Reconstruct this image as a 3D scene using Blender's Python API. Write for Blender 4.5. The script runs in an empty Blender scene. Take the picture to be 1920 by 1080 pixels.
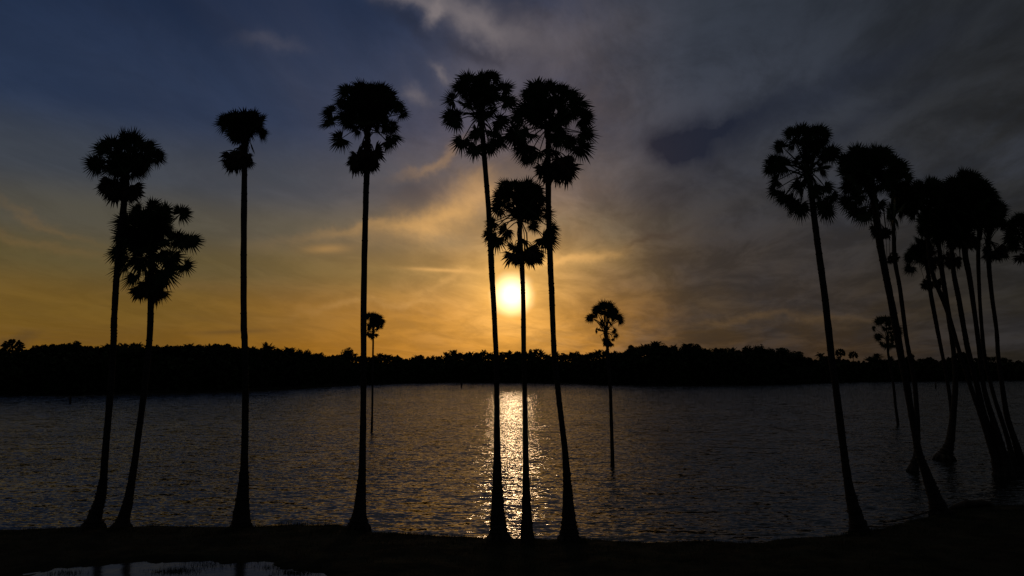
import bpy, math, random
import numpy as np
from mathutils import Vector, noise

# ------------------------------------------------------------------ camera
S = bpy.context.scene
COL = S.collection
H = 10.0                      # camera height above the lake
F = 1280.0                    # focal length in pixels of a 1920 wide frame
TP = 140.0 / 1280.0           # horizon sits at y = 680 of 1080
P = math.atan(TP)
cam = bpy.data.objects.new("camera", bpy.data.cameras.new("camera"))
COL.objects.link(cam)
cam.location = (0, 0, H)
cam.rotation_euler = (math.pi / 2 + P, 0, 0)
cam.data.sensor_width = 36
cam.data.lens = 24
cam.data.clip_end = 20000
S.camera = cam
S.view_settings.view_transform = 'Standard'
S.view_settings.look = 'None'
S.view_settings.exposure = 0
S.view_settings.gamma = 1

CP, SP = math.cos(P), math.sin(P)
def ray(px, py):
    x = (px - 960) / F; v = (540 - py) / F
    return Vector((x, CP - v * SP, SP + v * CP))
def W(px, py, Y):                       # point seen at a pixel, at distance Y along the ground
    d = ray(px, py); return Vector((0, 0, H)) + d * (Y / d.y)
def G(px, py, z=0.0):                   # point of the horizontal plane z seen at a pixel
    d = ray(px, py); return Vector((0, 0, H)) + d * ((z - H) / d.z)
def azel(px, py):
    d = ray(px, py).normalized(); return math.atan2(d.x, d.y), math.asin(d.z)

# ------------------------------------------------------------------ sky
SUN_AZ, SUN_EL = azel(960, 553)
world = bpy.data.worlds.new("World"); S.world = world; world.use_nodes = True
nt = world.node_tree; nt.nodes.clear(); N = nt.nodes; L = nt.links
def nd(t, **k):
    n = N.new(t)
    for a, b in k.items(): setattr(n, a, b)
    return n
def setin(sock, v):
    if isinstance(v, bpy.types.NodeSocket): L.new(v, sock)
    else: sock.default_value = v
def M(op, a, b=0.0, c=None, clamp=False):
    n = nd('ShaderNodeMath', operation=op, use_clamp=clamp)
    setin(n.inputs[0], a); setin(n.inputs[1], b)
    if c is not None: setin(n.inputs[2], c)
    return n.outputs[0]
def lin(c):
    return tuple(((v / 255) / 12.92 if v <= 10 else ((v / 255 + .055) / 1.055) ** 2.4) for v in c) + (1.0,)
def mixc(f, a, b, mode='MIX'):
    n = nd('ShaderNodeMix', data_type='RGBA', blend_type=mode, clamp_factor=True)
    setin(n.inputs[0], f); setin(n.inputs[6], a); setin(n.inputs[7], b)
    return n.outputs[2]
def ramp(f, stops, interp='EASE'):
    n = nd('ShaderNodeValToRGB'); setin(n.inputs[0], f)
    cr = n.color_ramp; cr.interpolation = interp
    while len(cr.elements) > 1: cr.elements.remove(cr.elements[-1])
    cr.elements[0].position = stops[0][0]; cr.elements[0].color = stops[0][1]
    for p, c in stops[1:]:
        e = cr.elements.new(p); e.color = c
    return n.outputs[0]
def smooth(f, a, b, lo=0.0, hi=1.0):
    n = nd('ShaderNodeMapRange', interpolation_type='SMOOTHSTEP')
    setin(n.inputs[0], f); n.inputs[1].default_value = a; n.inputs[2].default_value = b
    n.inputs[3].default_value = lo; n.inputs[4].default_value = hi
    return n.outputs[0]
tc = nd('ShaderNodeTexCoord').outputs['Generated']
nrm = nd('ShaderNodeVectorMath', operation='NORMALIZE'); L.new(tc, nrm.inputs[0])
sep = nd('ShaderNodeSeparateXYZ'); L.new(nrm.outputs[0], sep.inputs[0])
vx, vy, vz = sep.outputs
AZ = M('ARCTAN2', vx, vy)
EL = M('ARCSINE', vz)
def noise3(vec, scale, detail=5, rough=.55, w=0.0, dist=0.0):
    n = nd('ShaderNodeTexNoise', noise_dimensions='4D')
    L.new(vec, n.inputs['Vector']); n.inputs['Scale'].default_value = scale
    n.inputs['Detail'].default_value = detail; n.inputs['Roughness'].default_value = rough
    n.inputs['W'].default_value = w; n.inputs['Distortion'].default_value = dist
    return n
def comb(x, y, z=0.0):
    n = nd('ShaderNodeCombineXYZ'); setin(n.inputs[0], x); setin(n.inputs[1], y); setin(n.inputs[2], z)
    return n.outputs[0]
# cloud sheet seen in perspective: direction divided by height
den = M('ADD', M('MAXIMUM', vz, 0.0), 0.16)
cx = M('DIVIDE', vx, den); cy = M('DIVIDE', vy, den)
cu = M('ADD', M('MULTIPLY', cx, .96), M('MULTIPLY', cy, -.20))      # wisps drawn out along the view, fanning up from the horizon
cv = M('ADD', M('MULTIPLY', cx, .20), M('MULTIPLY', cy, .96))
cloudv = comb(cu, M('MULTIPLY', cv, .50))
n1 = noise3(cloudv, 1.7, 9, .62, 3.1, .45).outputs['Fac']
n2 = noise3(comb(cu, M('MULTIPLY', cv, .62)), 3.6, 8, .64, 8.7, .5).outputs['Fac']
n3 = noise3(cloudv, .5, 4, .5, 1.7, .2).outputs['Fac']
wn = noise3(tc, 9.0, 5, .6, 5.0).outputs['Color']
ws = nd('ShaderNodeSeparateColor'); L.new(wn, ws.inputs[0])
AW = M('ADD', AZ, M('MULTIPLY', M('SUBTRACT', ws.outputs[0], .5), .16))
EW = M('ADD', EL, M('MULTIPLY', M('SUBTRACT', ws.outputs[1], .5), .09))
def blob(px, py, sx, sy, rot=0.0, amp=1.0, warp=True):
    a0, e0 = azel(px, py); sa, se = sx / F, sy / F
    A = M('SUBTRACT', AW if warp else AZ, a0); E = M('SUBTRACT', EW if warp else EL, e0)
    c, s = math.cos(math.radians(rot)), math.sin(math.radians(rot))
    u = M('MULTIPLY', M('ADD', M('MULTIPLY', A, c), M('MULTIPLY', E, s)), 1 / sa)
    v = M('MULTIPLY', M('ADD', M('MULTIPLY', A, -s), M('MULTIPLY', E, c)), 1 / se)
    q = M('ADD', M('MULTIPLY', u, u), M('MULTIPLY', v, v))
    return M('MULTIPLY', M('EXPONENT', M('MULTIPLY', q, -1.0)), amp)
def addall(*a):
    r = a[0]
    for b in a[1:]: r = M('ADD', r, b)
    return r

e = lambda deg: math.radians(deg) / 1.6        # ramp positions in elevation / 1.6 rad
EF = M('DIVIDE', M('MAXIMUM', M('ADD', EL, M('MULTIPLY', M('SUBTRACT', n3, .5), .05)), 0.0), 1.6)
left = ramp(EF, [(0, lin((118, 82, 24))), (e(4), lin((110, 83, 33))), (e(7.5), lin((90, 78, 48))), (e(10.5), lin((79, 75, 64))), (e(14), lin((60, 66, 76))),
                 (e(19), lin((37, 51, 77))), (e(29), lin((24, 38, 64))), (e(34), lin((74, 72, 70))), (e(42), lin((116, 110, 102))), (1, lin((66, 65, 64)))])
mid = ramp(EF, [(0, lin((178, 116, 34))), (e(4), lin((170, 114, 40))), (e(8), lin((130, 104, 60))), (e(11), lin((98, 92, 78))), (e(14.5), lin((68, 76, 90))),
                (e(20), lin((44, 60, 88))), (e(29), lin((34, 49, 76))), (e(34), lin((80, 78, 78))), (e(42), lin((120, 114, 106))), (1, lin((66, 65, 64)))])
right = ramp(EF, [(0, lin((66, 49, 32))), (e(3), lin((60, 48, 37))), (e(8), lin((50, 46, 46))), (e(13), lin((49, 50, 55))), (e(20), lin((48, 54, 66))),
                  (e(29), lin((40, 46, 56))), (e(42), lin((60, 59, 58))), (1, lin((38, 39, 42)))])
farr = ramp(EF, [(0, lin((37, 34, 29))), (e(12), lin((35, 35, 35))), (e(29), lin((33, 36, 40))), (1, lin((24, 25, 27)))])
base = mixc(smooth(AZ, -.52, -.02), left, mid)
base = mixc(smooth(AW, .0, .28), base, right)
base = mixc(smooth(AZ, .34, .66), base, farr)
back = mixc(smooth(M('ABSOLUTE', AZ), .75, 1.9), base, lin((24, 25, 29)))
# real atmosphere underneath
sky = nd('ShaderNodeTexSky', sky_type='NISHITA', sun_disc=False)
sky.sun_elevation = SUN_EL; sky.sun_rotation = SUN_AZ; sky.dust_density = 3.0
skc = nd('ShaderNodeVectorMath', operation='SCALE'); L.new(sky.outputs[0], skc.inputs[0]); skc.inputs['Scale'].default_value = 0.05
col = mixc(0.02, back, skc.outputs[0])
# the sheet of cloud, thick towards the right
cover = addall(smooth(AW, -.30, .22), M('MULTIPLY', M('SUBTRACT', n3, .5), 1.4))
cl = M('MULTIPLY', smooth(n1, .36, .70), M('ADD', M('MULTIPLY', M('MAXIMUM', cover, 0.0), .9), .10), clamp=True)
sunang = M('ARCCOSINE', M('MINIMUM', M('ADD', M('ADD', M('MULTIPLY', vx, math.sin(SUN_AZ) * math.cos(SUN_EL)),
            M('MULTIPLY', vy, math.cos(SUN_AZ) * math.cos(SUN_EL))), M('MULTIPLY', vz, math.sin(SUN_EL))), 1.0))
lit = M('EXPONENT', M('MULTIPLY', sunang, -6.5))
cloudcol = mixc(M('MULTIPLY', lit, 1.05), lin((70, 72, 80)), lin((232, 172, 92)))
darkside = smooth(AZ, .02, .30)
cloudcol = mixc(darkside, cloudcol, mixc(smooth(EL, .08, .30), lin((48, 47, 50)), lin((58, 64, 77))))
col = mixc(M('MULTIPLY', cl, .62), col, cloudcol)
# light and dark streaks
st = M('MULTIPLY', smooth(n2, .38, .64), 1.0)
gamp = smooth(AW, -.30, .15, .16, .42)
gain = M('ADD', 1.0, M('MULTIPLY', M('SUBTRACT', st, .55), gamp))
gn = nd('ShaderNodeVectorMath', operation='SCALE'); L.new(col, gn.inputs[0]); L.new(gain, gn.inputs['Scale'])
col = gn.outputs[0]
pink = addall(blob(860, 20, 120, 34, -14, .85), blob(815, 40, 26, 16, 40, .9), blob(760, 12, 60, 14, -8, .6), blob(930, 60, 60, 20, -20, .5),
              blob(780, 182, 28, 12, -10, .5), blob(835, 133, 26, 9, -20, .55), blob(520, 86, 48, 12, 10, .16), blob(1010, 100, 170, 50, 10, .32),
              blob(1120, 330, 220, 50, 25, .18))
col = mixc(M('MULTIPLY', pink, M('ADD', .35, n2)), col, lin((120, 112, 114)))
warm = addall(blob(830, 400, 120, 30, 22, .70), blob(610, 467, 36, 8, 4, .75, False), blob(820, 506, 52, 3.5, -2, .75, False), blob(860, 520, 90, 12, 20, .3),
              blob(700, 575, 170, 8, 6, .30), blob(1060, 490, 80, 10, 12, .5), blob(60, 440, 120, 8, -12, .3), blob(330, 540, 90, 6, 4, .3),
              blob(790, 300, 70, 10, 25, .3), blob(690, 430, 140, 12, 12, .35), blob(1480, 592, 150, 6, 2, .16), blob(880, 340, 60, 24, 10, .4),
              blob(90, 410, 80, 6, -18, .3))
warmcol = mixc(smooth(sunang, .02, .45), lin((250, 190, 112)), lin((128, 98, 58)))
col = mixc(M('MULTIPLY', warm, M('ADD', .25, n2)), col, warmcol)
dark = addall(blob(1275, 252, 105, 32, 12, .85), blob(1290, 300, 60, 24, -10, .75), blob(1400, 240, 170, 24, 18, .5), blob(1360, 235, 90, 12, 14, .6), blob(1210, 445, 60, 7, 14, .5), blob(1040, 500, 60, 10, 2, .0),
              blob(440, 622, 60, 4, 3, .5, False), blob(8, 635, 24, 10, 0, .55), blob(900, 100, 70, 14, -8, .6), blob(760, 60, 60, 12, -30, .5),
              blob(1560, 270, 170, 18, 22, .35), blob(1650, 130, 160, 30, 18, .35), blob(760, 350, 60, 30, 20, .4), blob(840, 480, 50, 16, 0, .3),
              blob(1230, 370, 130, 26, 15, .35), blob(1130, 560, 90, 30, 0, .2))
col = mixc(M('MULTIPLY', dark, M('ADD', .35, n2)), col, mixc(smooth(EL, .12, .26), lin((74, 58, 40)), lin((31, 36, 50))))
# the sun behind thin cloud: bright heart and wide aureole (sky light, so it also lights the lake)
def glow(width, amp, c):
    g = M('MULTIPLY', M('EXPONENT', M('MULTIPLY', M('POWER', M('MULTIPLY', sunang, 1 / width), 1.3), -1.0)), amp)
    s = nd('ShaderNodeVectorMath', operation='SCALE'); s.inputs[0].default_value = c[:3]; L.new(g, s.inputs['Scale'])
    return s.outputs[0]
def core(r0, r1, amp, c):
    g = smooth(M('ADD', sunang, M('MULTIPLY', M('SUBTRACT', n2, .5), .03)), r0, r1, amp, 0.0)
    s = nd('ShaderNodeVectorMath', operation='SCALE'); s.inputs[0].default_value = c[:3]; L.new(g, s.inputs['Scale'])
    return s.outputs[0]
def vadd(a, b):
    n = nd('ShaderNodeVectorMath', operation='ADD'); L.new(a, n.inputs[0]); L.new(b, n.inputs[1]); return n.outputs[0]
gm = M('MULTIPLY', M('ADD', .45, M('MULTIPLY', n2, 1.1)), smooth(AZ, .03, .34, 1.0, .30))
halo = vadd(glow(.13, .26, (1, .48, .11)), glow(.05, .50, (1, .52, .10)))
hs = nd('ShaderNodeVectorMath', operation='SCALE'); L.new(halo, hs.inputs[0]); L.new(gm, hs.inputs['Scale'])
col = vadd(col, hs.outputs[0])
cr = core(.0, .038, 2.3, (1, .84, .46)); cs = nd('ShaderNodeVectorMath', operation='SCALE'); L.new(cr, cs.inputs[0]); L.new(M('MAXIMUM', M('ADD', -.3, M('MULTIPLY', n2, 2.6)), .1), cs.inputs['Scale'])
col = vadd(col, cs.outputs[0])
bg = nd('ShaderNodeBackground'); L.new(col, bg.inputs[0]); bg.inputs[1].default_value = 1.0
wo = nd('ShaderNodeOutputWorld'); L.new(bg.outputs[0], wo.inputs[0])

sun = bpy.data.objects.new("sun", bpy.data.lights.new("sun", 'SUN')); COL.objects.link(sun)
sun.data.energy = 0.036; sun.data.angle = math.radians(2.2); sun.data.color = (1, .63, .34)
sd = Vector((math.sin(SUN_AZ) * math.cos(SUN_EL), math.cos(SUN_AZ) * math.cos(SUN_EL), math.sin(SUN_EL)))
sun.rotation_euler = sd.to_track_quat('Z', 'Y').to_euler()

# ------------------------------------------------------------------ materials
def material(name, color, rough=.8, nscale=6.0, var=.35, bump=0.0, bscale=20.0, stretch=(1, 1, 1)):
    m = bpy.data.materials.new(name); m.use_nodes = True
    t = m.node_tree; b = t.nodes['Principled BSDF']
    tx = t.nodes.new('ShaderNodeTexCoord'); mp = t.nodes.new('ShaderNodeMapping'); mp.inputs['Scale'].default_value = stretch
    t.links.new(tx.outputs['Object'], mp.inputs[0])
    nz = t.nodes.new('ShaderNodeTexNoise'); nz.inputs['Scale'].default_value = nscale; nz.inputs['Detail'].default_value = 5
    t.links.new(mp.outputs[0], nz.inputs['Vector'])
    r = t.nodes.new('ShaderNodeValToRGB'); t.links.new(nz.outputs['Fac'], r.inputs[0])
    r.color_ramp.elements[0].position = .3; r.color_ramp.elements[1].position = .7
    r.color_ramp.elements[0].color = tuple(c * (1 - var) for c in color) + (1,)
    r.color_ramp.elements[1].color = tuple(min(1, c * (1 + var)) for c in color) + (1,)
    t.links.new(r.outputs[0], b.inputs['Base Color'])
    b.inputs['Roughness'].default_value = rough
    b.inputs['Specular IOR Level'].default_value = .05
    if bump:
        n2_ = t.nodes.new('ShaderNodeTexNoise'); n2_.inputs['Scale'].default_value = bscale; n2_.inputs['Detail'].default_value = 4
        t.links.new(mp.outputs[0], n2_.inputs['Vector'])
        bp = t.nodes.new('ShaderNodeBump'); bp.inputs['Distance'].default_value = bump
        t.links.new(n2_.outputs['Fac'], bp.inputs['Height']); t.links.new(bp.outputs[0], b.inputs['Normal'])
    return m
BARK = material("palm_bark", (.055, .048, .040), .9, 3, .4, .02, 9, (1, 1, 3.5))
LEAF = material("palm_leaf", (.045, .065, .028), .7, 2, .35)
DEAD = material("dead_palm_leaf", (.075, .058, .036), .85, 3, .35)
CANOPY = material("tree_foliage", (.035, .050, .022), .8, .6, .4)
WOODBARK = material("tree_bark", (.05, .042, .034), .9, 2, .3)
SOIL = material("bank_soil_and_turf", (.020, .021, .013), .95, .7, .45, .03, 4)
FARSOIL = material("far_shore_earth", (.035, .036, .022), .95, .08, .4)
GRASS = material("grass_blade", (.03, .042, .016), .8, .5, .4)
WOODM = material("weathered_wood", (.06, .05, .04), .9, 3, .3, .01, 12)

# scale, stretch, detail, rotation, slope along x, slope along y
WAVES = [(.6, (.35, 1, 1), 1, 5, .22, .28), (2.1, (.26, 1, 1), 2, -4, .45, 1.0), (6.0, (.36, 1, 1), 1, 6, .62, .92)]
def water_material(name, amp):
    m = bpy.data.materials.new(name); m.use_nodes = True; t = m.node_tree; b = t.nodes['Principled BSDF']
    b.inputs['Base Color'].default_value = (.010, .012, .010, 1); b.inputs['Roughness'].default_value = .06
    b.inputs['IOR'].default_value = 1.38
    tx = t.nodes.new('ShaderNodeTexCoord')
    def nz(scale, stretch, detail, rot, rough=.55, dist=.3):
        mp = t.nodes.new('ShaderNodeMapping'); mp.inputs['Scale'].default_value = stretch; mp.inputs['Rotation'].default_value = (0, 0, math.radians(rot))
        t.links.new(tx.outputs['Object'], mp.inputs[0])
        n = t.nodes.new('ShaderNodeTexNoise'); n.inputs['Scale'].default_value = scale; n.inputs['Detail'].default_value = detail
        n.inputs['Roughness'].default_value = rough; n.inputs['Distortion'].default_value = dist
        t.links.new(mp.outputs[0], n.inputs['Vector']); return n
    def vm(op, a, b_):
        n = t.nodes.new('ShaderNodeVectorMath'); n.operation = op
        for i, v in enumerate((a, b_)):
            s_ = n.inputs['Scale'] if (op == 'SCALE' and i == 1) else n.inputs[i]
            if isinstance(v, bpy.types.NodeSocket): t.links.new(v, s_)
            else: s_.default_value = v
        return n.outputs[0]
    # slopes of the surface, wave scale by wave scale (steeper along y: the wind blows towards the near bank)
    tot = None
    for sc_, st_, det, rot, ax_, ay_ in WAVES:
        n = nz(sc_, st_, det, rot)
        v = vm('MULTIPLY', vm('SUBTRACT', n.outputs['Color'], (.5, .523, .5)), (ax_, ay_, 0))
        tot = v if tot is None else vm('ADD', tot, v)
    g = nz(.05, (1, .7, 1), 3, 20).outputs['Fac']         # gusts: calmer and rougher water
    gm_ = t.nodes.new('ShaderNodeMapRange'); t.links.new(g, gm_.inputs[0])
    gm_.inputs[1].default_value = .35; gm_.inputs[2].default_value = .65; gm_.inputs[3].default_value = .75 * amp; gm_.inputs[4].default_value = 1.12 * amp
    tot = vm('SCALE', tot, gm_.outputs[0])
    nn_ = vm('NORMALIZE', vm('ADD', tot, (0, 0, 1)), (0, 0, 0))
    t.links.new(nn_, b.inputs['Normal'])
    return m
WATER = water_material("lake_water", 1.0)
PUDDLE = water_material("puddle_water", .05)
PUDDLE.node_tree.nodes["Principled BSDF"].inputs["Roughness"].default_value = .13

# ------------------------------------------------------------------ helpers
def mesh_obj(name, V, Fc, mat, parent=None, smooth=False):
    me = bpy.data.meshes.new(name); me.from_pydata([tuple(v) for v in V], [], Fc); me.update()
    if smooth: me.polygons.foreach_set("use_smooth", [True] * len(me.polygons))
    me.materials.append(mat)
    o = bpy.data.objects.new(name, me); COL.objects.link(o)
    if parent: o.parent = parent
    return o
def tag(o, label=None, cat=None, group=None, kind=None):
    for k, v in (('label', label), ('category', cat), ('group', group), ('kind', kind)):
        if v: o[k] = v
    return o
def empty(name, loc):
    o = bpy.data.objects.new(name, None); COL.objects.link(o); o.location = loc; o.empty_display_size = .5; return o

class MB:
    def __init__(s): s.V = []; s.F = []
    def tube(s, pts, rads, n=6, cap=True, wob=0.0, rng=None):
        b0 = len(s.V)
        for i, p in enumerate(pts):
            p = Vector(p)
            a = Vector(pts[max(0, i - 1)]); c = Vector(pts[min(len(pts) - 1, i + 1)])
            d = (c - a)
            d = d.normalized() if d.length > 1e-9 else Vector((0, 0, 1))
            u = d.cross(Vector((0, 1, 0)));
            if u.length < .05: u = d.cross(Vector((1, 0, 0)))
            u.normalize(); w = d.cross(u)
            for k in range(n):
                t = 2 * math.pi * k / n
                r = rads[i] * (1 + (wob * rng.uniform(-1, 1) if wob else 0))
                s.V.append(p + (u * math.cos(t) + w * math.sin(t)) * r)
        for i in range(len(pts) - 1):
            for k in range(n):
                a = b0 + i * n + k; b = b0 + i * n + (k + 1) % n
                s.F.append((a, b, b + n, a + n))
        if cap:
            s.F.append(tuple(b0 + k for k in range(n))[::-1]); m = b0 + (len(pts) - 1) * n
            s.F.append(tuple(m + k for k in range(n)))
    def fan(s, h, ax, nr, R, rng, spread=158, nseg=17, solid=.56, droop=.12, fold=.25, ragged=.13):
        ax = ax.normalized(); nr = (nr - ax * nr.dot(ax))
        if nr.length < 1e-3: nr = ax.orthogonal()
        nr.normalize(); sd = ax.cross(nr)
        dth = math.radians(spread) / nseg
        base = len(s.V); s.V.append(h.copy())
        for i in range(-nseg, nseg + 1):
            th = i * dth + rng.uniform(-.15, .15) * dth
            Ls = R * (.84 + .16 * math.cos(th * .9)) * rng.uniform(1 - ragged, 1 + ragged * .6)
            so = solid * rng.uniform(.85, 1.12)
            def pt(r, t, lift=0):
                q = r / R
                v = h + (ax * math.cos(t) + sd * math.sin(t)) * r + nr * (fold * r * abs(math.sin(t)) * .9 + lift)
                v.z -= droop * R * q * q
                return v
            k = len(s.V); hw = dth * .6
            s.V += [pt(Ls * so, th - hw, -.012), pt(Ls * so * 1.02, th, .02), pt(Ls * so, th + hw, -.012)]
            tip = pt(Ls, th + rng.uniform(-.3, .3) * dth); tip.z -= rng.uniform(0, .05) * R
            s.V.append(tip)
            s.F += [(base, k, k + 1), (base, k + 1, k + 2), (k, k + 3, k + 1), (k + 1, k + 3, k + 2)]
    def build(s, name, mat, parent=None, smooth=False): return mesh_obj(name, s.V, s.F, mat, parent, smooth)

def catmull(pts, n):
    out = []
    P_ = [pts[0]] + list(pts) + [pts[-1]]
    for i in range(1, len(P_) - 2):
        p0, p1, p2, p3 = [np.array(q, float) for q in P_[i - 1:i + 3]]
        for k in range(n):
            t = k / n
            out.append(.5 * ((2 * p1) + (-p0 + p2) * t + (2 * p0 - 5 * p1 + 4 * p2 - p3) * t * t + (-p0 + 3 * p1 - 3 * p2 + p3) * t ** 3))
    out.append(np.array(pts[-1], float)); return out

# ------------------------------------------------------------------ fan palms
def fan_palm(label, group, trunk, apex, leaves, skirt=None, seed=0, zbase=0.0, auto=None, fill=8, dbl=2, inner_p=1.0, depth=0.0, hang=()):
    """trunk: (x, y, width) in photo pixels from the foot to the top; leaves: (x, y, radius) of the fans."""
    rng = random.Random(seed)
    foot = G(trunk[0][0], trunk[0][1], zbase)
    Y0 = foot.y
    root = empty('palmyra_palm', foot)
    tag(root, label, 'palm tree', group)
    pts = catmull(trunk + [(apex[0], apex[1], trunk[-1][2] * .9)], 6)
    lean = rng.uniform(-.9, .9) + depth
    Pw, Rw = [], []
    ztop = None; n = len(pts)
    for i, (x, y, w) in enumerate(pts):
        f = i / (n - 1)
        Yy = Y0 + lean * f * f
        p = W(x, y, Yy); Pw.append(p - foot)
        k = Yy / ray(x, y).y / F
        Rw.append(.5 * w * k * (1 + .035 * rng.uniform(-1, 1)))
    Pw[0].z = -.5
    t = MB(); t.tube(Pw, Rw, 14, True, .05, rng)
    # leaf scars: thin uneven collars up the stem
    for i in range(2, n - 1):
        if rng.random() < .5:
            a, b = Pw[i], Pw[i + 1]; q = a.lerp(b, rng.random())
            t.tube([q, q + (b - a).normalized() * .07], [Rw[i] * 1.07, Rw[i] * 1.09], 12, True, .05, rng)
    # flared foot with root buttresses
    if trunk[0][2] > 18:
        for k in range(11):
            an = 2 * math.pi * k / 11 + rng.uniform(-.2, .2); r = Rw[0]
            u = Vector((math.cos(an), math.sin(an), 0))
            t.tube([u * r * .6 + Vector((0, 0, r * .55)), u * r * .95 + Vector((0, 0, r * .2)), u * r * rng.uniform(1.05, 1.2) + Vector((0, 0, -.2))],
                   [r * .25, r * .22, r * .14], 6, True, .1, rng)
    t.build('trunk', BARK, root, True)
    Ya = Y0 + lean
    A = W(apex[0], apex[1], Ya) - foot
    kk = Ya / ray(apex[0], apex[1]).y / F             # metres per pixel at the crown
    c = MB()
    if auto:
        ax_, ay_, R_, cnt = auto
        leaves = list(leaves)
        for i in range(cnt):
            z = 1 - 1.62 * (i + .5) / cnt; ph = i * 2.39996 + rng.uniform(-.3, .3)
            rr = R_ * rng.uniform(.62, .80); rh = math.sqrt(max(0, 1 - z * z))
            leaves.append((ax_ + rr * rh * math.cos(ph), ay_ - rr * z * .9, R_ * rng.uniform(.26, .34), rr * rh * math.sin(ph) * kk))
    LR = sorted(l[2] for l in leaves)[len(leaves) // 2] * 1.35
    Rc = max(math.hypot(l[0] - apex[0], l[1] - apex[1]) for l in leaves) * kk
    if not auto:
        inner = []
        for l in leaves:
            if l[1] < apex[1] + 6:
                for f_, pr in ((.76, .8), (.5, .7)):
                    if rng.random() < pr * inner_p: inner.append((apex[0] + (l[0] - apex[0]) * f_, apex[1] + (l[1] - apex[1]) * f_, l[2] * rng.uniform(.8, 1.0)))
        leaves = list(leaves) + inner
    def leaf(center, R, droop=.12):
        petdir = (center - A)
        if petdir.length < .05: petdir = Vector((0, 0, .1))
        pd = petdir.normalized()
        axd = (pd + Vector((rng.uniform(-.2, .2), rng.uniform(-.2, .2), rng.uniform(-.3, .1)))).normalized()
        h = center - axd * R * .30
        st = A + Vector((rng.uniform(-.1, .1), rng.uniform(-.1, .1), rng.uniform(-.45, .25)))
        mid_ = st.lerp(h, .5) + Vector((0, 0, .07 * petdir.length))
        c.tube([st, mid_, h, h + axd * R * .4], [.045, .032, .024, .01], 4, False)
        side = rng.choice((-1, 1))
        nr = Vector((rng.gauss(0, .4), -1.0 * side, rng.gauss(0, .35) + .15))
        c.fan(h, axd, nr, R, rng, spread=rng.uniform(118, 150), nseg=rng.randint(11, 14), solid=rng.uniform(.42, .54), droop=droop + rng.uniform(0, .1), fold=rng.uniform(.05, .3))
    for l in leaves:
        x, y, r = l[:3]
        lat = math.hypot(x - apex[0], y - apex[1]) * kk
        for k in range(1 if len(l) > 3 else dbl):
            if k and rng.random() < .35: continue
            if len(l) > 3: dy = l[3]
            else:
                dy = math.sqrt(max(0.0, Rc * Rc - lat * lat)) * rng.uniform(.15, .8) * (1 if k % 2 else -1)
            jx, jy = rng.uniform(-.22, .22) * r, rng.uniform(-.22, .22) * r - .06 * r
            cpt = W(x + jx, y + jy, Ya + dy) - foot
            leaf(cpt, r * kk * rng.uniform(1.4, 1.95))
    for k in range(fill):
        th = rng.uniform(0, 2 * math.pi); z = rng.uniform(-.2, .9); rr = Rc * rng.uniform(.45, .75)
        cpt = A + Vector((math.cos(th) * rr * .55, math.sin(th) * rr, z * rr * .7))
        leaf(cpt, LR * kk)
    # leaf bases hugging the top of the stem
    for k in range(26):
        th = rng.uniform(0, 2 * math.pi); z0 = -rng.uniform(0, 1.0) * 26 * kk
        u = Vector((math.cos(th), math.sin(th), 0)); q = A + Vector((0, 0, z0)); r0 = Rw[-1]
        c.tube([q + u * r0 * .5, q + u * r0 * 1.3 + Vector((0, 0, 8 * kk)), q + u * r0 * rng.uniform(1.5, 2.6) + Vector((0, 0, rng.uniform(14, 22) * kk))], [r0 * .35, r0 * .2, r0 * .08], 4, False)
    c.build('crown', LEAF, root)
    if skirt:
        sx, sy, sw, sh = skirt
        d = MB(); C0 = W(sx, sy, Ya) - foot
        cnt = 27 if sw > 20 else 15
        # stem axis at the skirt
        for k in range(cnt):
            th = rng.uniform(0, 2 * math.pi); z = rng.uniform(-.75, 1); rr = math.sqrt(rng.random()) * .8
            q = C0 + Vector((math.cos(th) * rr * sw * kk, math.sin(th) * rr * sw * kk * .8, z * sh * kk * .62))
            top = Vector((A.x * .6 + C0.x * .4, A.y, C0.z + sh * kk * 1.2))
            axd = Vector((math.cos(th) * .6, math.sin(th) * .6, -1.1 + .3 * z + rng.uniform(-.3, .4))).normalized()
            d.tube([top + Vector((rng.uniform(-.1, .1), rng.uniform(-.1, .1), 0)), top.lerp(q, .5) + Vector((math.cos(th) * .12, math.sin(th) * .12, .1)), q], [.03, .025, .02], 4, False)
            nr = Vector((rng.gauss(0, .6), rng.choice((-1, 1)), rng.gauss(0, .3)))
            d.fan(q, axd, nr, rng.uniform(.45, 1.0) * min(sw, sh * 1.3) * kk, rng, spread=rng.uniform(50, 115), nseg=8, solid=.6, droop=.15, fold=.5, ragged=.25)
        # bare stalks of dropped leaves
        for k in range(5):
            th = rng.uniform(0, 2 * math.pi); u = Vector((math.cos(th), math.sin(th) * .6, 0)) * rng.uniform(9, 15) * kk
            d.tube([A + Vector((0, 0, -5 * kk)), A.lerp(C0, .5) + u, C0 + u * .8], [.03, .025, .02], 4, False)
        d.build('dead_leaf_skirt', DEAD, root)
    return root

NEARG = 'tall palmyra palms lining the near bank'
RIGHTG = 'palmyra palms crowded at the right-hand shore'
LAKEG = 'small palmyra palms standing out in the lake'

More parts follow.
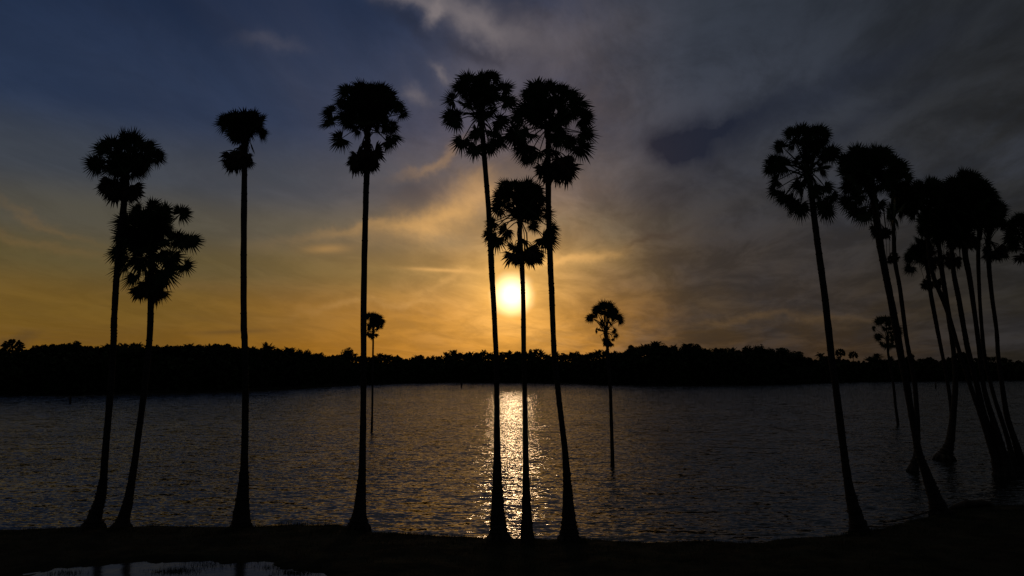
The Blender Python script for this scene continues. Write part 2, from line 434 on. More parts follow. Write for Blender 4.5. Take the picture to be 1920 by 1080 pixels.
fan_palm('leftmost tall palmyra palm, its trunk foot curving left on the bank', NEARG,
    [(174, 991, 38), (178, 968, 25), (187, 939, 19), (193.5, 902, 14), (196, 866, 12.5), (199, 829, 11.5), (206.5, 742, 11.2), (213, 640, 10.8), (214, 600, 10.6), (219, 514, 10.5), (226, 440, 10.8), (233, 374, 11)],
    (234, 326), [(172, 306, 18), (190, 276, 20), (208, 262, 20), (232, 257, 21), (256, 262, 20), (280, 275, 20), (297, 292, 16), (275, 308, 17), (204, 310, 17), (220, 288, 20), (245, 290, 20), (262, 296, 16), (215, 318, 12), (250, 320, 12)],
    (225, 351, 30, 22), seed=11, fill=5, inner_p=.75)
fan_palm('shorter palmyra palm with bushy crown overlapping the leftmost trunk', NEARG,
    [(227, 991, 34), (232, 971, 23), (239, 946, 17.5), (244, 920, 14.5), (252.5, 866, 11.5), (269.5, 740, 10.8), (280, 640, 10.8), (283, 569, 11)],
    (285, 462), [(258, 391, 21), (285, 384, 21), (313, 388, 20), (344, 398, 15), (362, 450, 17), (336, 448, 19), (354, 503, 17), (326, 491, 22), (229, 413, 20), (221, 444, 21), (217, 479, 19), (229, 507, 21), (254, 528, 22), (285, 530, 25), (313, 520, 22), (249, 465, 21), (285, 421, 24), (262, 491, 22), (297, 479, 22), (266, 429, 20), (305, 413, 21)],
    (283, 540, 34, 22), seed=22)
fan_palm('slender straight palmyra palm with small crown and ball of dead leaves', NEARG,
    [(452, 990, 36), (453, 957, 28), (457, 902, 18), (458.5, 848, 13.2), (460.5, 733, 11.5), (458.5, 640, 11.5), (457, 600, 11.6), (457, 450, 11), (458.7, 316, 10)],
    (460, 258), [(420, 223, 17), (437, 216, 18), (457, 215, 18), (476, 216, 18), (490, 227, 16), (495, 248, 12), (434, 252, 15), (460, 232, 19), (440, 233, 16), (480, 238, 16)],
    (449, 296, 24, 19), seed=33, fill=3, inner_p=.45)
fan_palm('tall straight palmyra palm in front of the small lake palm', NEARG,
    [(671, 994, 42), (674.5, 957, 25), (677, 920, 18), (679.5, 866, 13.5), (681.5, 723, 10.8), (682, 560, 11.6), (685, 410, 10.8), (688, 310, 11)],
    (689, 236), [(617, 227, 17), (615, 207, 15), (632, 190, 18), (652, 169, 18), (677, 164, 19), (699, 164, 18), (721, 167, 16), (732, 182, 17), (747, 199, 16), (757, 213, 12), (634, 262, 19), (643, 221, 17), (671, 188, 22), (699, 188, 22), (716, 199, 17), (738, 238, 16), (740, 265, 17), (728, 268, 13), (668, 247, 13), (677, 227, 15), (700, 225, 14)],
    (682, 294, 29, 25), seed=44, fill=3, inner_p=.7)
fan_palm('tallest palmyra palm, left one of the close trio before the sun', NEARG,
    [(936, 1016, 44), (935, 999, 33), (933.5, 964, 26), (932.5, 911, 19), (932, 841, 12.5), (931.2, 718, 10), (930, 660, 9.6), (925, 560, 10), (922, 510, 11), (919, 441, 10.5), (914, 366, 9.5), (907, 282, 10)],
    (902, 215), [(842, 189, 18), (850, 225, 20), (838, 218, 15), (864, 271, 17), (861, 157, 17), (878, 146, 17), (899, 142, 18), (925, 144, 18), (950, 161, 19), (956, 187, 20), (895, 168, 22), (921, 168, 22), (891, 283, 15), (895, 252, 16), (925, 252, 16), (937, 271, 16), (918, 278, 14), (906, 225, 16), (942, 232, 16)],
    None, seed=55, fill=2, inner_p=.55)
fan_palm('short palmyra palm in the middle of the close trio, sun behind its trunk', NEARG,
    [(989, 1016, 28), (987.5, 964, 18.5), (986.5, 911, 14), (985.5, 841, 10.6), (984, 735, 9), (982, 660, 9.4), (981, 560, 8.6), (978.5, 498, 9.6), (975, 440, 8.6)],
    (975, 402), [(948, 345, 16), (967, 345, 18), (990, 345, 18), (1009, 349, 16), (933, 369, 16), (929, 388, 16), (920, 423, 14), (946, 434, 16), (930, 457, 16), (916, 442, 11), (1016, 373, 18), (1033, 400, 17), (1037, 434, 16), (1028, 453, 18), (1013, 390, 18), (978, 362, 20), (956, 366, 18), (1001, 423, 14), (963, 400, 13), (990, 404, 14), (1003, 365, 15)],
    (982, 473, 30, 21), seed=66, fill=2, inner_p=.6)
fan_palm('tall palmyra palm with full round crown, right one of the close trio', NEARG,
    [(1067, 1016, 42), (1067.5, 999, 33), (1066, 964, 25), (1064, 911, 16.5), (1059, 841, 11.5), (1050.5, 770, 10.4), (1045, 718, 10.4), (1039, 660, 10.2), (1035, 560, 10.6), (1032.5, 510, 11), (1029, 420, 10.5), (1028, 343, 10.5)],
    (1028, 240), [(990, 174, 18), (1009, 163, 19), (1031, 159, 19), (1054, 167, 19), (1077, 178, 20), (1094, 197, 20), (1101, 221, 18), (1103, 252, 20), (1098, 278, 20), (1066, 225, 21), (1047, 191, 25), (1009, 195, 22), (978, 199, 21), (965, 221, 21), (961, 252, 21), (977, 280, 21), (990, 259, 21), (1012, 290, 21), (1050, 259, 18), (1073, 271, 14), (984, 299, 17)],
    (1043, 312, 36, 26), seed=77, fill=4, inner_p=.7)
fan_palm('palmyra palm leaning left, its high topknot left of the crowded grove', NEARG,
    [(1612, 996, 33), (1608, 980, 28), (1599, 945, 21), (1589, 897, 15), (1576.5, 801, 12.6), (1566, 719, 12), (1558.5, 666, 12.4), (1547, 560, 12), (1533.5, 460, 11.4), (1528, 417, 11)],
    (1516, 322), [(1482, 247, 16), (1501, 243, 16), (1520, 242, 17), (1540, 244, 16), (1549, 250, 13), (1513, 263, 18), (1530, 260, 18), (1460, 272, 16), (1443, 301, 14), (1441, 320, 14), (1460, 311, 18), (1455, 344, 16), (1450, 361, 13), (1467, 373, 16), (1487, 386, 18), (1501, 395, 16), (1552, 395, 17), (1540, 386, 16), (1562, 376, 16), (1554, 354, 17), (1566, 279, 16), (1556, 289, 14), (1549, 316, 17), (1516, 325, 18), (1498, 354, 18), (1525, 364, 17), (1491, 301, 11)],
    None, seed=88, fill=1, inner_p=.3)
fan_palm('thick leaning palmyra palm on the bank, foot by the fallen branch', RIGHTG,
    [(1765, 966, 38), (1757, 945, 26), (1740, 897, 18), (1723, 849, 13), (1713.5, 801, 11.5), (1699.5, 719, 12), (1689, 666, 12.4), (1676, 592, 12.5), (1662, 521, 12), (1649, 451, 13)],
    (1636, 352), [(1603, 284, 18), (1624, 281, 18), (1646, 281, 18), (1661, 284, 16), (1581, 300, 17), (1577, 324, 18), (1588, 349, 18), (1584, 381, 19), (1603, 403, 19), (1621, 407, 16), (1646, 391, 19), (1610, 317, 23), (1635, 317, 23), (1603, 370, 19), (1656, 346, 17), (1590, 302, 18)],
    (1650, 436, 18, 14), seed=99, fill=5, inner_p=.75)
fan_palm('slim palmyra palm just behind the thick leaner, tuft of dead leaves below', RIGHTG,
    [(1711, 884, 20), (1716, 866, 14), (1719, 849, 11), (1720.5, 801, 8.8), (1715, 719, 8), (1705, 666, 7.6), (1697.5, 620, 7.4), (1687, 539, 7.4), (1678, 486, 7)],
    (1674, 392), [(1684, 309, 17), (1695, 328, 17), (1691, 356, 18), (1674, 381, 18), (1700, 345, 14), (1668, 330, 17), (1665, 405, 15), (1680, 410, 15), (1690, 395, 15), (1674, 298, 14)],
    (1673, 484, 12, 10), seed=101, fill=4)
fan_palm('thin palmyra palm with low ragged crown, leaning into the grove', RIGHTG,
    [(1777, 850, 16), (1783, 800, 9), (1784, 770, 7), (1777, 719, 6), (1767, 666, 6), (1758, 620, 7), (1746, 556, 7.4), (1740, 510, 6.6)],
    (1732, 472), [(1702, 487, 11), (1705, 505, 10), (1712, 470, 13), (1725, 450, 14), (1740, 455, 14), (1750, 475, 13), (1720, 490, 12), (1740, 495, 11)],
    (1745, 532, 16, 13), seed=102, fill=3)
fan_palm('palmyra palm with bent foot standing in shallow water at the right', RIGHTG,
    [(1770, 862, 34), (1776, 845, 20), (1782, 825, 14), (1787.5, 776, 11), (1791.5, 719, 9), (1788.5, 666, 8), (1783, 620, 8.5), (1776, 574, 9), (1766, 507, 8)],
    (1758, 436), [], (1757, 488, 20, 16), seed=103, auto=(1759, 425, 50, 30))
fan_palm('palmyra palm leaning far left, leftmost trunk rising from the corner clump', RIGHTG,
    [(1876, 892, 24), (1866, 860, 14), (1856, 830, 11), (1838, 775, 9), (1818, 719, 7.5), (1799, 660, 7), (1789, 625, 7), (1773, 574, 8), (1747, 507, 7.5)],
    (1738, 425), [], None, seed=104, auto=(1741, 378, 58, 34), fill=4)
fan_palm('palmyra palm in the corner clump with second most leaning trunk', RIGHTG,
    [(1882, 892, 28), (1872, 855, 15), (1860, 815, 11), (1845, 777, 10), (1831, 719, 9), (1816, 660, 9), (1808, 620, 8.5), (1797, 557, 8.5), (1788, 510, 8)],
    (1782, 440), [], (1790, 490, 16, 14), seed=105, auto=(1783, 425, 52, 32))
fan_palm('palmyra palm with the broadest dome crown in the corner clump', RIGHTG,
    [(1890, 893, 28), (1880, 850, 16), (1866, 800, 11), (1852, 755, 9), (1843.5, 719, 8), (1837.5, 666, 8), (1828, 592, 8), (1818, 521, 9), (1809, 472, 9.5)],
    (1806, 400), [(1806, 326, 17), (1826, 331, 17), (1845, 345, 17), (1858, 362, 16), (1865, 385, 16), (1786, 334, 16)], (1806, 450, 22, 16), seed=106, auto=(1812, 385, 70, 46), fill=8)
fan_palm('palmyra palm with nearly upright wavy trunk inside the corner clump', RIGHTG,
    [(1903, 884, 20), (1896, 850, 10), (1887, 815, 8), (1869, 760, 7), (1857.5, 719, 6.5), (1846, 666, 6.5), (1839, 592, 6), (1836, 539, 6), (1834, 479, 6.6)],
    (1836, 425), [], None, seed=107, auto=(1838, 400, 52, 30), fill=4)
fan_palm('slim palmyra palm with dead leaves below crown, right side of the clump', RIGHTG,
    [(1916, 884, 24), (1910, 849, 13), (1899, 815, 10), (1887.5, 777, 9), (1878.5, 719, 7.6), (1871.5, 666, 7), (1868.5, 620, 6.8), (1860, 557, 7), (1854, 497, 8)],
    (1853, 445), [], (1863, 472, 21, 15), seed=108, auto=(1856, 412, 36, 24), fill=4)
fan_palm('palmyra palm at the right edge with only its left crown in view', RIGHTG,
    [(1958, 882, 30), (1952, 850, 15), (1942, 780, 10), (1932, 700, 9), (1928, 600, 9), (1926, 500, 9)],
    (1927, 460), [], (1926, 478, 18, 14), seed=109, auto=(1922, 436, 46, 32))
fan_palm('small palmyra palm in the lake right of the trio, under the sunset', LAKEG,
    [(1148.5, 873, 8.5), (1148, 850, 7.2), (1146, 780, 6.4), (1143.8, 720, 6), (1140, 670, 6), (1138.5, 645, 6)],
    (1136, 618), [(1105, 593, 8), (1109, 596, 8), (1116, 585, 9), (1121, 578, 11), (1131, 571, 11), (1143, 571, 11), (1152, 581, 11), (1161, 594, 10), (1165, 599, 8), (1133, 588, 12), (1147, 591, 11), (1118, 620, 5.5), (1153, 621, 6.5), (1157, 629, 5)],
    (1141, 640, 11, 14), seed=110, fill=1, inner_p=.3)
fan_palm('small palmyra palm in the lake, crown half behind the tall straight trunk', LAKEG,
    [(697, 808, 4.6), (698, 770, 3.8), (698.5, 721, 3.6), (699.7, 636, 3.4)],
    (700, 616), [(689, 592, 8), (700, 590, 8.5), (710, 593, 8.5), (715, 601, 7.5), (717, 611, 6), (700, 602, 9), (692, 612, 7), (682, 605, 6), (709, 600, 8)],
    (698, 628, 10, 7), seed=111, fill=1, inner_p=.3)
fan_palm('small palmyra palm in the lake behind the leaning trunks at right', LAKEG,
    [(1684, 796, 5), (1679, 760, 4.6), (1675, 720, 4.4), (1668, 680, 4.2), (1665, 660, 4)],
    (1664, 636), [(1647, 599, 9), (1660, 597, 9.5), (1670, 599, 8.5), (1638, 615, 6.5), (1643, 632, 7.5), (1683, 613, 9), (1687, 623, 6.5), (1653, 647, 8), (1663, 650, 8.5), (1675, 648, 8.5), (1662, 615, 11), (1680, 633, 8)],
    None, seed=112, fill=1, inner_p=.3)

# ------------------------------------------------------------------ lake, banks
EDGE = [(-900, 1010), (0, 997), (155, 990), (250, 990), (440, 990), (560, 986), (640, 988), (700, 1001), (900, 1010), (1090, 1015), (1250, 1019), (1420, 1018), (1520, 1009),
        (1590, 1002), (1690, 986), (1750, 966), (1790, 955), (1850, 951), (1920, 948), (2400, 930)]
ex = [G(x, y).x for x, y in EDGE]; ey = [G(x, y).y for x, y in EDGE]
def near_shore(x): return float(np.interp(x, ex, ey))
FAR = [(-1500, 743), (-300, 741), (0, 739.2), (130, 739.2), (280, 736.4), (460, 731.6), (560, 727.4), (620, 723.8), (650, 721.6), (750, 718.5), (860, 716.5), (1000, 717), (1140, 720.5),
       (1280, 722), (1400, 721.5), (1500, 719), (1560, 717), (1640, 715.5), (1920, 713), (2500, 711), (3500, 711)]
fx = [G(x, y).x for x, y in FAR]; fy = [G(x, y).y for x, y in FAR]
def far_shore(x): return float(np.interp(x, fx, fy))

def grid(name, xs, ys, hf, mat, label_kind):
    X, Yg = np.meshgrid(xs, ys); V = [(x, y, hf(x, y)) for x, y in zip(X.ravel(), Yg.ravel())]
    nx = len(xs); Fc = [(j * nx + i, j * nx + i + 1, (j + 1) * nx + i + 1, (j + 1) * nx + i) for j in range(len(ys) - 1) for i in range(nx - 1)]
    o = mesh_obj(name, V, Fc, mat, None, True); tag(o, kind='structure'); return o
PX0, PY0 = G(308, 1086, .1).x, G(308, 1089, .1).y
def puddle_d(x, y):
    n_ = noise.noise(Vector((x * .6, y * .6, 3))) * .35 + noise.noise(Vector((x * 2.2, y * 2.2, 7))) * .18
    return ((x - PX0) / 6.9) ** 2 + ((y - PY0) / 2.9) ** 2 + n_
def h_near(x, y):
    d = near_shore(x) - y + noise.noise(Vector((x * .35, y * .35, 0))) * .5 + noise.noise(Vector((x * 1.4, y * 1.4, 5))) * .15
    h = -.9 + .98 / (1 + math.exp(-(d + .25) * 3.0)) if d < 1.5 else .08
    h = max(-.9, -.9 + 1.02 * min(1, max(0, (d + .9) / 1.1)) ** .6)
    h += .16 * min(1, max(0, d / 3.0))
    h += (noise.noise(Vector((x * .8, y * .8, 1))) * .07 + noise.noise(Vector((x * 2.6, y * 2.6, 2))) * .035) * min(1, max(0, d))
    q = puddle_d(x, y)
    if q < 1.5: h -= .22 * min(1, (1.5 - q) / .6)
    return h
xs = np.concatenate([np.linspace(-220, -36, 50)[:-1], np.linspace(-36, 36, 330), np.linspace(36, 220, 50)[1:]])
ys = np.concatenate([np.linspace(-120, 19, 20)[:-1], np.linspace(19, 56, 200), np.linspace(56, 90, 12)[1:]])
grid('near_bank', xs, ys, h_near, SOIL, 'structure')
def h_far(x, y):
    d = y - far_shore(x) + noise.noise(Vector((x * .03, y * .03, 0))) * 5
    return max(-1.0, min(1.2, -.6 + d * .12)) + max(0, min(1, d / 60)) * noise.noise(Vector((x * .01, y * .01, 4))) * .6
ys = [far_shore(0) * .55 + 1.0 * i for i in range(0, 3)]
ys = np.concatenate([np.arange(190, 440, 4.0), np.array([450, 480, 520, 600, 800, 1200, 2000, 4000, 9000])])
xs = np.concatenate([np.array([-6000, -3000, -1500, -900, -700]), np.arange(-560, 620, 6.0), np.array([700, 900, 1500, 3000, 6000])])
grid('far_bank', xs, ys, h_far, FARSOIL, 'structure')
o = mesh_obj('lake_bed', [(-6000, -2000, -1.6), (6000, -2000, -1.6), (6000, 9000, -1.6), (-6000, 9000, -1.6)], [(0, 1, 2, 3)], SOIL); tag(o, kind='structure')
o = mesh_obj('lake_water', [(-3000, 18, 0), (3000, 18, 0), (3000, 900, 0), (-3000, 900, 0)], [(0, 1, 2, 3)], WATER); tag(o, kind='structure')
pz = .115
Vp = [(PX0 + 9.6 * math.cos(a), PY0 + 4.2 * math.sin(a), pz) for a in np.linspace(0, 2 * math.pi, 49)[:-1]]
o = mesh_obj('puddle_water', Vp, [tuple(range(48))], PUDDLE); tag(o, kind='structure')

# grass of the bank
rng = random.Random(5)
gV, gF = [], []
def blade(x, y, z, hgt, w):
    a = rng.uniform(0, 2 * math.pi); dx, dy = math.cos(a) * w, math.sin(a) * w * .5
    lx, ly = rng.gauss(0, .25) * hgt, rng.gauss(0, .25) * hgt
    k = len(gV); gV.extend([(x - dx, y - dy, z - .01), (x + dx, y + dy, z - .01), (x + lx, y + ly, z + hgt)]); gF.append((k, k + 1, k + 2))
cnt = 0
while cnt < 52000:
    x = rng.uniform(-34, 36); d = abs(rng.gauss(0, 1)) * 2.6 if rng.random() < .6 else rng.uniform(0, 13)
    y = near_shore(x) - d + .3
    if y < 23 or noise.noise(Vector((x * .5, y * .7, 9))) < rng.uniform(-.5, .25): continue
    z = h_near(x, y)
    if z < .03 or (puddle_d(x, y) < 1.35 and z < .13): continue
    tall = 1 + 2.8 * math.exp(-((x - G(585, 987).x) / 1.7) ** 2) * math.exp(-(d / 1.0) ** 2)
    blade(x, y, z, rng.uniform(.03, .11) * tall * (2.4 if noise.noise(Vector((x * .9, y * .9, 4))) > .28 else 1), .010); cnt += 1
for (tx, ty, rr, nn) in ((330, 1072, .6, 700), (556, 1074, .5, 600), (520, 1064, .5, 300), (120, 1076, .5, 250), (400, 1058, .9, 400)):
    c0 = G(tx, ty, .1)
    for k in range(nn): blade(c0.x + rng.gauss(0, rr), c0.y + rng.gauss(0, rr * .45), .08, rng.uniform(.06, .24), .012)
o = mesh_obj('grass', gV, gF, GRASS); tag(o, 'short rough grass covering the near bank', 'grass', kind='stuff')

# fallen branch, log, stakes
def foot_z(px, py): p = G(px, py, .05); return p
b = MB(); p0 = G(1656, 981, .05); p1 = G(1700, 972, .2); p2 = G(1745, 958, .3); p3 = G(1768, 952, .3)
b.tube([Vector((0, 0, .02)), p1 - p0, p2 - p0, p3 - p0], [.025, .045, .06, .075], 7, True, .1, rng)
for q, dv in ((p1 - p0, Vector((-.5, .3, .12))), (p2 - p0, Vector((-.4, -.5, .2))), ((p1 + p2) / 2 - p0, Vector((-.6, .4, .05)))):
    b.tube([q, q + dv * .6, q + dv], [.03, .02, .01], 5, True)
o = b.build('fallen_branch', WOODM, None, True); o.location = p0
tag(o, 'bare fallen branch reaching from the thick leaning palm into the water', 'branch')
b = MB(); p0 = G(1782, 953, .2); p1 = G(1812, 945, .35); p2 = G(1846, 943, .35)
b.tube([Vector((0, 0, 0)), (p1 - p0) * .5, p1 - p0, p2 - p0, p2 - p0 + Vector((.5, 0, -.1))], [.1, .2, .24, .22, .1], 9, True, .12, rng)
b.tube([p1 - p0, p1 - p0 + Vector((.1, .2, .3))], [.07, .03], 6)
o = b.build('fallen_log', WOODM, None, True); o.location = p0
tag(o, 'dark fallen log lying on the shore right of the leaning palm foot', 'log')
for (sx, sb, stp, w, lab) in ((131.5, 756, 741, .5, 'short stake standing in the water near the left shore'), (865, 727, 712, .55, 'thin stake in the water left of the sun reflection'),
                              (1754, 728, 715, .5, 'thin stake in the far water among the leaning palms')):
    p0 = G(sx, sb); top = W(sx + .6, stp, p0.y)
    b = MB(); b.tube([Vector((0, 0, -1)), (top - p0) * .5 + Vector((.02, 0, 0)), top - p0], [w * .5, w * .45, w * .38], 8, True, .08, rng)
    o = b.build('wooden_stake', WOODM, None, True); o.location = p0; tag(o, lab, 'stake', 'stakes standing in the lake')

# ------------------------------------------------------------------ far shore trees: prototypes 1 m tall, scaled
def leafy(rng, lobes, n, size):
    m = MB()
    for k in range(n):
        cx_, cy_, cz_, r = rng.choice(lobes)
        v = Vector((rng.gauss(0, 1), rng.gauss(0, 1), rng.gauss(0, 1))).normalized() * r * (rng.random() ** .35)
        c_ = Vector((cx_, cy_, cz_)) + v; s = size * rng.uniform(.6, 1.3)
        a = Vector((rng.gauss(0, 1), rng.gauss(0, 1), rng.gauss(0, 1))).normalized() * s; bq = a.orthogonal().normalized() * s * .7
        q = len(m.V); m.V += [c_ - a, c_ - bq, c_ + a, c_ + bq]; m.F.append((q, q + 1, q + 2, q + 3))
    return m
def broad_proto(seed, wide):
    rng = random.Random(seed); lobes = []
    for k in range(11):
        a = rng.uniform(0, 6.28); r = rng.uniform(0, .27) * wide; z = rng.uniform(.55, .88) - r * .25
        lobes.append((math.cos(a) * r, math.sin(a) * r, z, rng.uniform(.07, .14)))
    cm = leafy(rng, lobes, 1700, .026)
    t = MB(); t.tube([Vector((0, 0, -.05)), Vector((.01, 0, .3)), Vector((0, .01, .6))], [.03, .022, .014], 8)
    for l in lobes[:6]: t.tube([Vector((0, 0, .35 + rng.random() * .15)), Vector(l[:3]) * .6 + Vector((0, 0, .2)), Vector(l[:3])], [.014, .01, .004], 5, False)
    return cm, t
def feather_proto(seed, droop):
    rng = random.Random(seed); m = MB(); top = Vector((rng.uniform(-.03, .03), 0, .74))
    for k in range(24):
        az_ = k * 2.4 + rng.uniform(-.3, .3); el_ = rng.uniform(0, 1.45); Lr = rng.uniform(.20, .30)
        u = Vector((math.cos(az_), math.sin(az_), 0)); pts_ = []
        d_ = el_; p = top.copy(); seg = 9
        for i in range(seg + 1):
            pts_.append(p.copy()); dr = u * math.cos(d_) + Vector((0, 0, math.sin(d_))); p = p + dr * Lr / seg; d_ -= droop * rng.uniform(.7, 1.3) / seg
        m.tube(pts_, [.006 * (1 - i / (seg + 2)) for i in range(seg + 1)], 3, False)
        sdv = u.cross(Vector((0, 0, 1)))
        for i in range(1, seg + 1):
            for s_ in (-1, 1):
                for h_ in (0, .5):
                    q = pts_[i - 1].lerp(pts_[i], h_ + .3)
                    Ll = .085 * math.sin(math.pi * min(.95, (i + h_) / (seg + 1) * .85 + .15)) * rng.uniform(.8, 1.2)
                    fw = (pts_[i] - pts_[i - 1]).normalized()
                    tip = q + (sdv * s_ * .8 + fw * .6 + Vector((0, 0, -.45 * rng.random()))).normalized() * Ll
                    w_ = fw * .013; b0 = len(m.V); m.V += [q - w_, q + w_, tip]; m.F.append((b0, b0 + 1, b0 + 2))
    t = MB(); t.tube([Vector((0, 0, -.05)), Vector((top.x * .3, 0, .35)), top], [.02, .014, .011], 7)
    return m, t
def fan_proto(seed):
    rng = random.Random(seed); m = MB(); top = Vector((0, 0, .82))
    for k in range(34):
        z = 1 - 1.6 * (k + .5) / 34; a = k * 2.4; rr = .12
        c_ = top + Vector((math.cos(a) * math.sqrt(1 - z * z), math.sin(a) * math.sqrt(1 - z * z), z)) * rr
        m.tube([top, c_], [.004, .003], 3, False)
        m.fan(c_, (c_ - top), Vector((rng.gauss(0, .5), -1, rng.gauss(0, .5))), .052, rng, nseg=8)
    t = MB(); t.tube([Vector((0, 0, -.05)), Vector((.01, 0, .4)), top], [.016, .011, .01], 7)
    return m, t
PROTO = {'broad': [broad_proto(1, 1.0), broad_proto(2, .8), broad_proto(3, 1.15), broad_proto(4, .65)],
         'feather': [feather_proto(5, 1.0), feather_proto(6, 1.4), feather_proto(7, .8), feather_proto(8, 1.2)],
         'fan': [fan_proto(9), fan_proto(10)]}
NAMES = {'broad': 'broadleaf_tree', 'feather': 'feather_palm', 'fan': 'distant_palmyra_palm'}
CACHE = {}
def far_tree(kind, px, ytop, back, label, group, cat, wmul=1.0, var=None, rng=random):
    base = G(px, 722, 0); x0 = ray(px, 700); 
    # walk out along the sight line until it has crossed the far shoreline
    r = ray(px, 690); yy = 150
    while far_shore(r.x / r.y * yy) > yy: yy += 1
    Yt = yy + back; X = r.x / r.y * Yt
    top = W(px, ytop, Yt); gz = h_far(X, Yt) - .1; hgt = max(4.0, top.z - gz)
    i = rng.randrange(len(PROTO[kind])) if var is None else var
    root = empty(NAMES[kind], (X, Yt, gz)); tag(root, label, cat, group)
    key = (kind, i)
    if key not in CACHE:
        cm, tm = PROTO[kind][i]
        CACHE[key] = (cm.build('crown', LEAF if kind != 'broad' else CANOPY, root), tm.build('trunk', WOODBARK, root))
        kids = CACHE[key]
    else:
        kids = []
        for ch in CACHE[key]:
            c_ = ch.copy(); COL.objects.link(c_); c_.parent = root; kids.append(c_)
    zs = {'broad': 1.0, 'feather': 1.06, 'fan': 1.02}[kind]
    root.scale = (hgt * wmul * zs, hgt * wmul * zs, hgt * zs); root.rotation_euler.z = rng.uniform(0, 6.28)
    return root
PROF = [(-200, 652), (0, 652), (60, 649), (75, 644), (110, 641), (140, 642), (165, 646), (200, 643), (260, 643), (350, 642), (440, 649), (500, 646), (560, 655), (600, 658), (640, 661),
        (700, 661), (800, 664), (830, 662), (850, 657), (890, 657), (960, 656), (1000, 654), (1050, 658), (1100, 658), (1160, 651), (1200, 645), (1230, 642), (1260, 644), (1300, 645),
        (1350, 650), (1400, 651), (1445, 651), (1510, 666), (1530, 668), (1545, 663), (1620, 671), (1650, 667), (1700, 668), (1745, 669), (1840, 670), (1920, 672), (2150, 672)]
def prof(x): return float(np.interp(x, [p[0] for p in PROF], [p[1] for p in PROF]))
SECT = [(-999, 210, 'left of the leftmost tall palm trunk'), (210, 278, 'between the two curved trunks at the left'), (278, 458, 'between the second trunk and the slender straight palm'),
        (458, 681, 'between the slender straight palm and the next tall trunk'), (681, 930, 'between the tall straight palm and the trio'), (930, 981, 'below the sun, left gap of the trio'),
        (981, 1038, 'right gap of the trio of trunks'), (1038, 1141, 'between the trio and the small lake palm'), (1141, 1560, 'from the small lake palm to the leaning topknot palm'),
        (1560, 1690, 'between the topknot palm and the thick leaner'), (1690, 9999, 'behind the crowded leaning trunks at right')]
def sect(x):
    for a, b_, t_ in SECT:
        if a <= x < b_: return t_
rng = random.Random(77)
KW = {'broad': ('rounded leafy tree, far treeline ', 'tree', 'broadleaf trees of the far treeline'),
      'feather': ('feathery palm, far treeline ', 'palm tree', 'feathery palms of the far treeline')}
SAL = [('fan', 21, 635, 'lone fan palm sticking up at the far left of the treeline', 'palm tree', 1.25), ('broad', 76, 643, 'small round tree beside the fan palm at far left', 'tree', .9),
       ('broad', 140, 632, 'highest leafy tree in the treeline left of the leftmost trunk', 'tree', .8), ('broad', 236, 635, 'domed tree showing between the two curved left trunks', 'tree', 1.0),
       ('broad', 402, 638, 'left one of two joined round trees before the slender palm', 'tree', .9), ('broad', 424, 638, 'right one of two joined round trees before the slender palm', 'tree', .7),
       ('broad', 650, 648, 'round open-branched tree left of the tall straight trunk', 'tree', .8), ('broad', 1418, 638, 'tall dome-shaped tree highest in the right treeline', 'tree', 1.0),
       ('broad', 1445, 649, 'small tree just right of the tall dome tree', 'tree', .8), ('broad', 1472, 648, 'widest dome tree at the right end of the high wood', 'tree', 1.45),
       ('broad', 1496, 656, 'dome tree sloping down at the right end of the high wood', 'tree', 1.2), ('feather', 501, 644, 'spiky palm standing above the treeline right of the slender trunk', 'palm tree', .9),
       ('feather', 1230, 637, 'tallest spiky palm of the treeline right of the lake palm', 'palm tree', .9), ('feather', 1293, 639, 'spiky palm above the treeline at the start of the dark side', 'palm tree', .9),
       ('feather', 1540, 659, 'spiky palm tuft just left of the topknot palm trunk', 'palm tree', .9), ('fan', 1577, 653, 'tiny far fan palm right of the topknot palm trunk', 'palm tree', 1.0),
       ('fan', 1601, 658, 'tiny far fan palm halfway to the small lake palm', 'palm tree', 1.0), ('feather', 1646, 661, 'spiky palm on the far shore left of the thick leaner', 'palm tree', .9),
       ('broad', 1706, 660, 'round tree between the slim and thick leaning trunks', 'tree', .9), ('broad', 1746, 666, 'low tree left of the thin leaning trunk', 'tree', .9),
       ('broad', 1808, 656, 'dome tree behind the crossing trunks at right', 'tree', 1.1), ('feather', 850, 654, 'spiky palm tuft rising left of the trio', 'palm tree', .9)]
for kind, px, yt, lab, cat, wm in SAL:
    far_tree(kind, px, yt, 22, lab, None, cat, wm, rng=rng)
x = -60.0
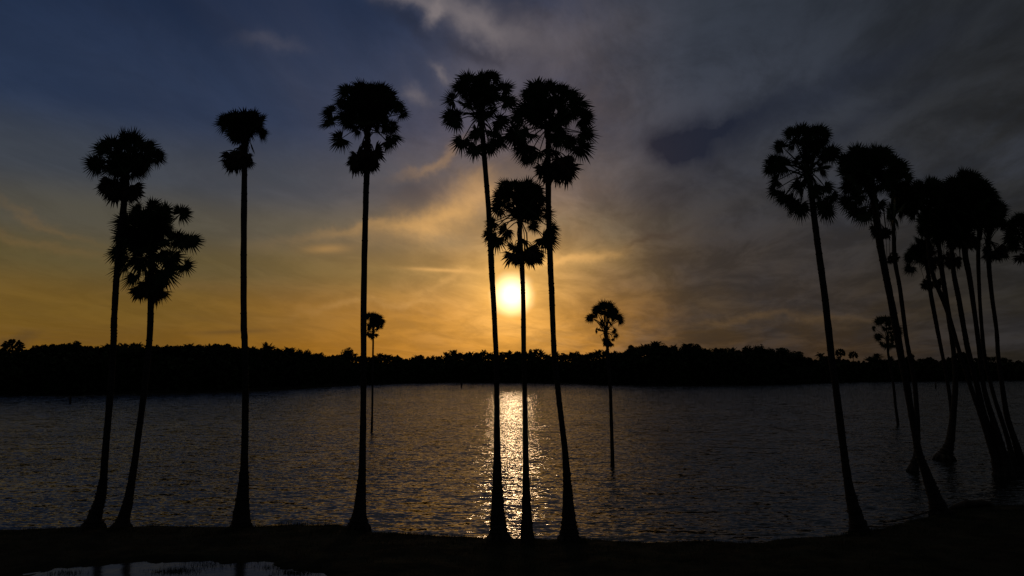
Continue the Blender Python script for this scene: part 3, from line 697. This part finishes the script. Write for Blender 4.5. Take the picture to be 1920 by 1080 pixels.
while x < 1985:
    pf = .35 if x < 450 else (.6 if x < 1390 else (.1 if x < 1520 else .45))
    kind = 'feather' if rng.random() < pf else 'broad'
    k = KW[kind]; far_tree(kind, x, prof(x) + rng.choice((-4, -2, -1, 0, 0, 1, 2, 3, 4, 6, 8)), rng.uniform(14, 42), k[0] + sect(x), k[2] + ' ' + sect(x), k[1], rng.uniform(.55, 1.1), rng=rng)
    x += rng.uniform(5.5, 11.5)

# the dense wood below the tree tops
rs = np.random.RandomState(4); n = 110000
pxs = rs.uniform(-250, 2200, n); sh = np.empty(n)
cent = []
gx = np.linspace(-250, 2200, 500); gy = []
for q in gx:
    r = ray(q, 690); yy = 150
    while far_shore(r.x / r.y * yy) > yy: yy += 1
    gy.append(yy)
Ys = np.interp(pxs, gx, gy) + 5 + 34 * rs.rand(n) ** 1.2
Xs = (pxs - 960) / F / (CP - (540 - 690) / F * SP) * Ys
pt_ = np.interp(pxs, [p[0] for p in PROF], [p[1] for p in PROF]) + 9
ztop = H + (680 - pt_) / F * Ys * 1.01
lump = np.array([noise.noise(Vector((a * .12, b_ * .12, 0))) for a, b_ in zip(Xs, Ys)])
edge = np.clip((Ys - np.interp(pxs, gx, gy)) / 14, .25, 1)
Zs = .2 + (ztop * (.93 + .22 * lump) * edge ** .6) * (1 - rs.rand(n) ** 1.6 * .98)
a = rs.randn(n, 3); a /= np.linalg.norm(a, axis=1)[:, None]; b_ = np.cross(a, rs.randn(n, 3)); b_ /= np.linalg.norm(b_, axis=1)[:, None]
s = rs.uniform(.35, .9, (n, 1)) * np.where(Zs < .72 * ztop, 2.0, 1.0)[:, None]; C_ = np.stack([Xs, Ys, Zs], 1)
VV = np.stack([C_ - a * s, C_ - b_ * s * .7, C_ + a * s, C_ + b_ * s * .7], 1).reshape(-1, 3)
me = bpy.data.meshes.new('woodland'); me.vertices.add(4 * n); me.vertices.foreach_set('co', VV.ravel())
me.loops.add(4 * n); me.loops.foreach_set('vertex_index', np.arange(4 * n)); me.polygons.add(n)
me.polygons.foreach_set('loop_start', np.arange(n) * 4); me.polygons.foreach_set('loop_total', np.full(n, 4)); me.update(calc_edges=True)
me.materials.append(CANOPY); o = bpy.data.objects.new('woodland', me); COL.objects.link(o)
tag(o, 'dense dark wood filling the far shore below the treetops', 'woodland', kind='stuff')
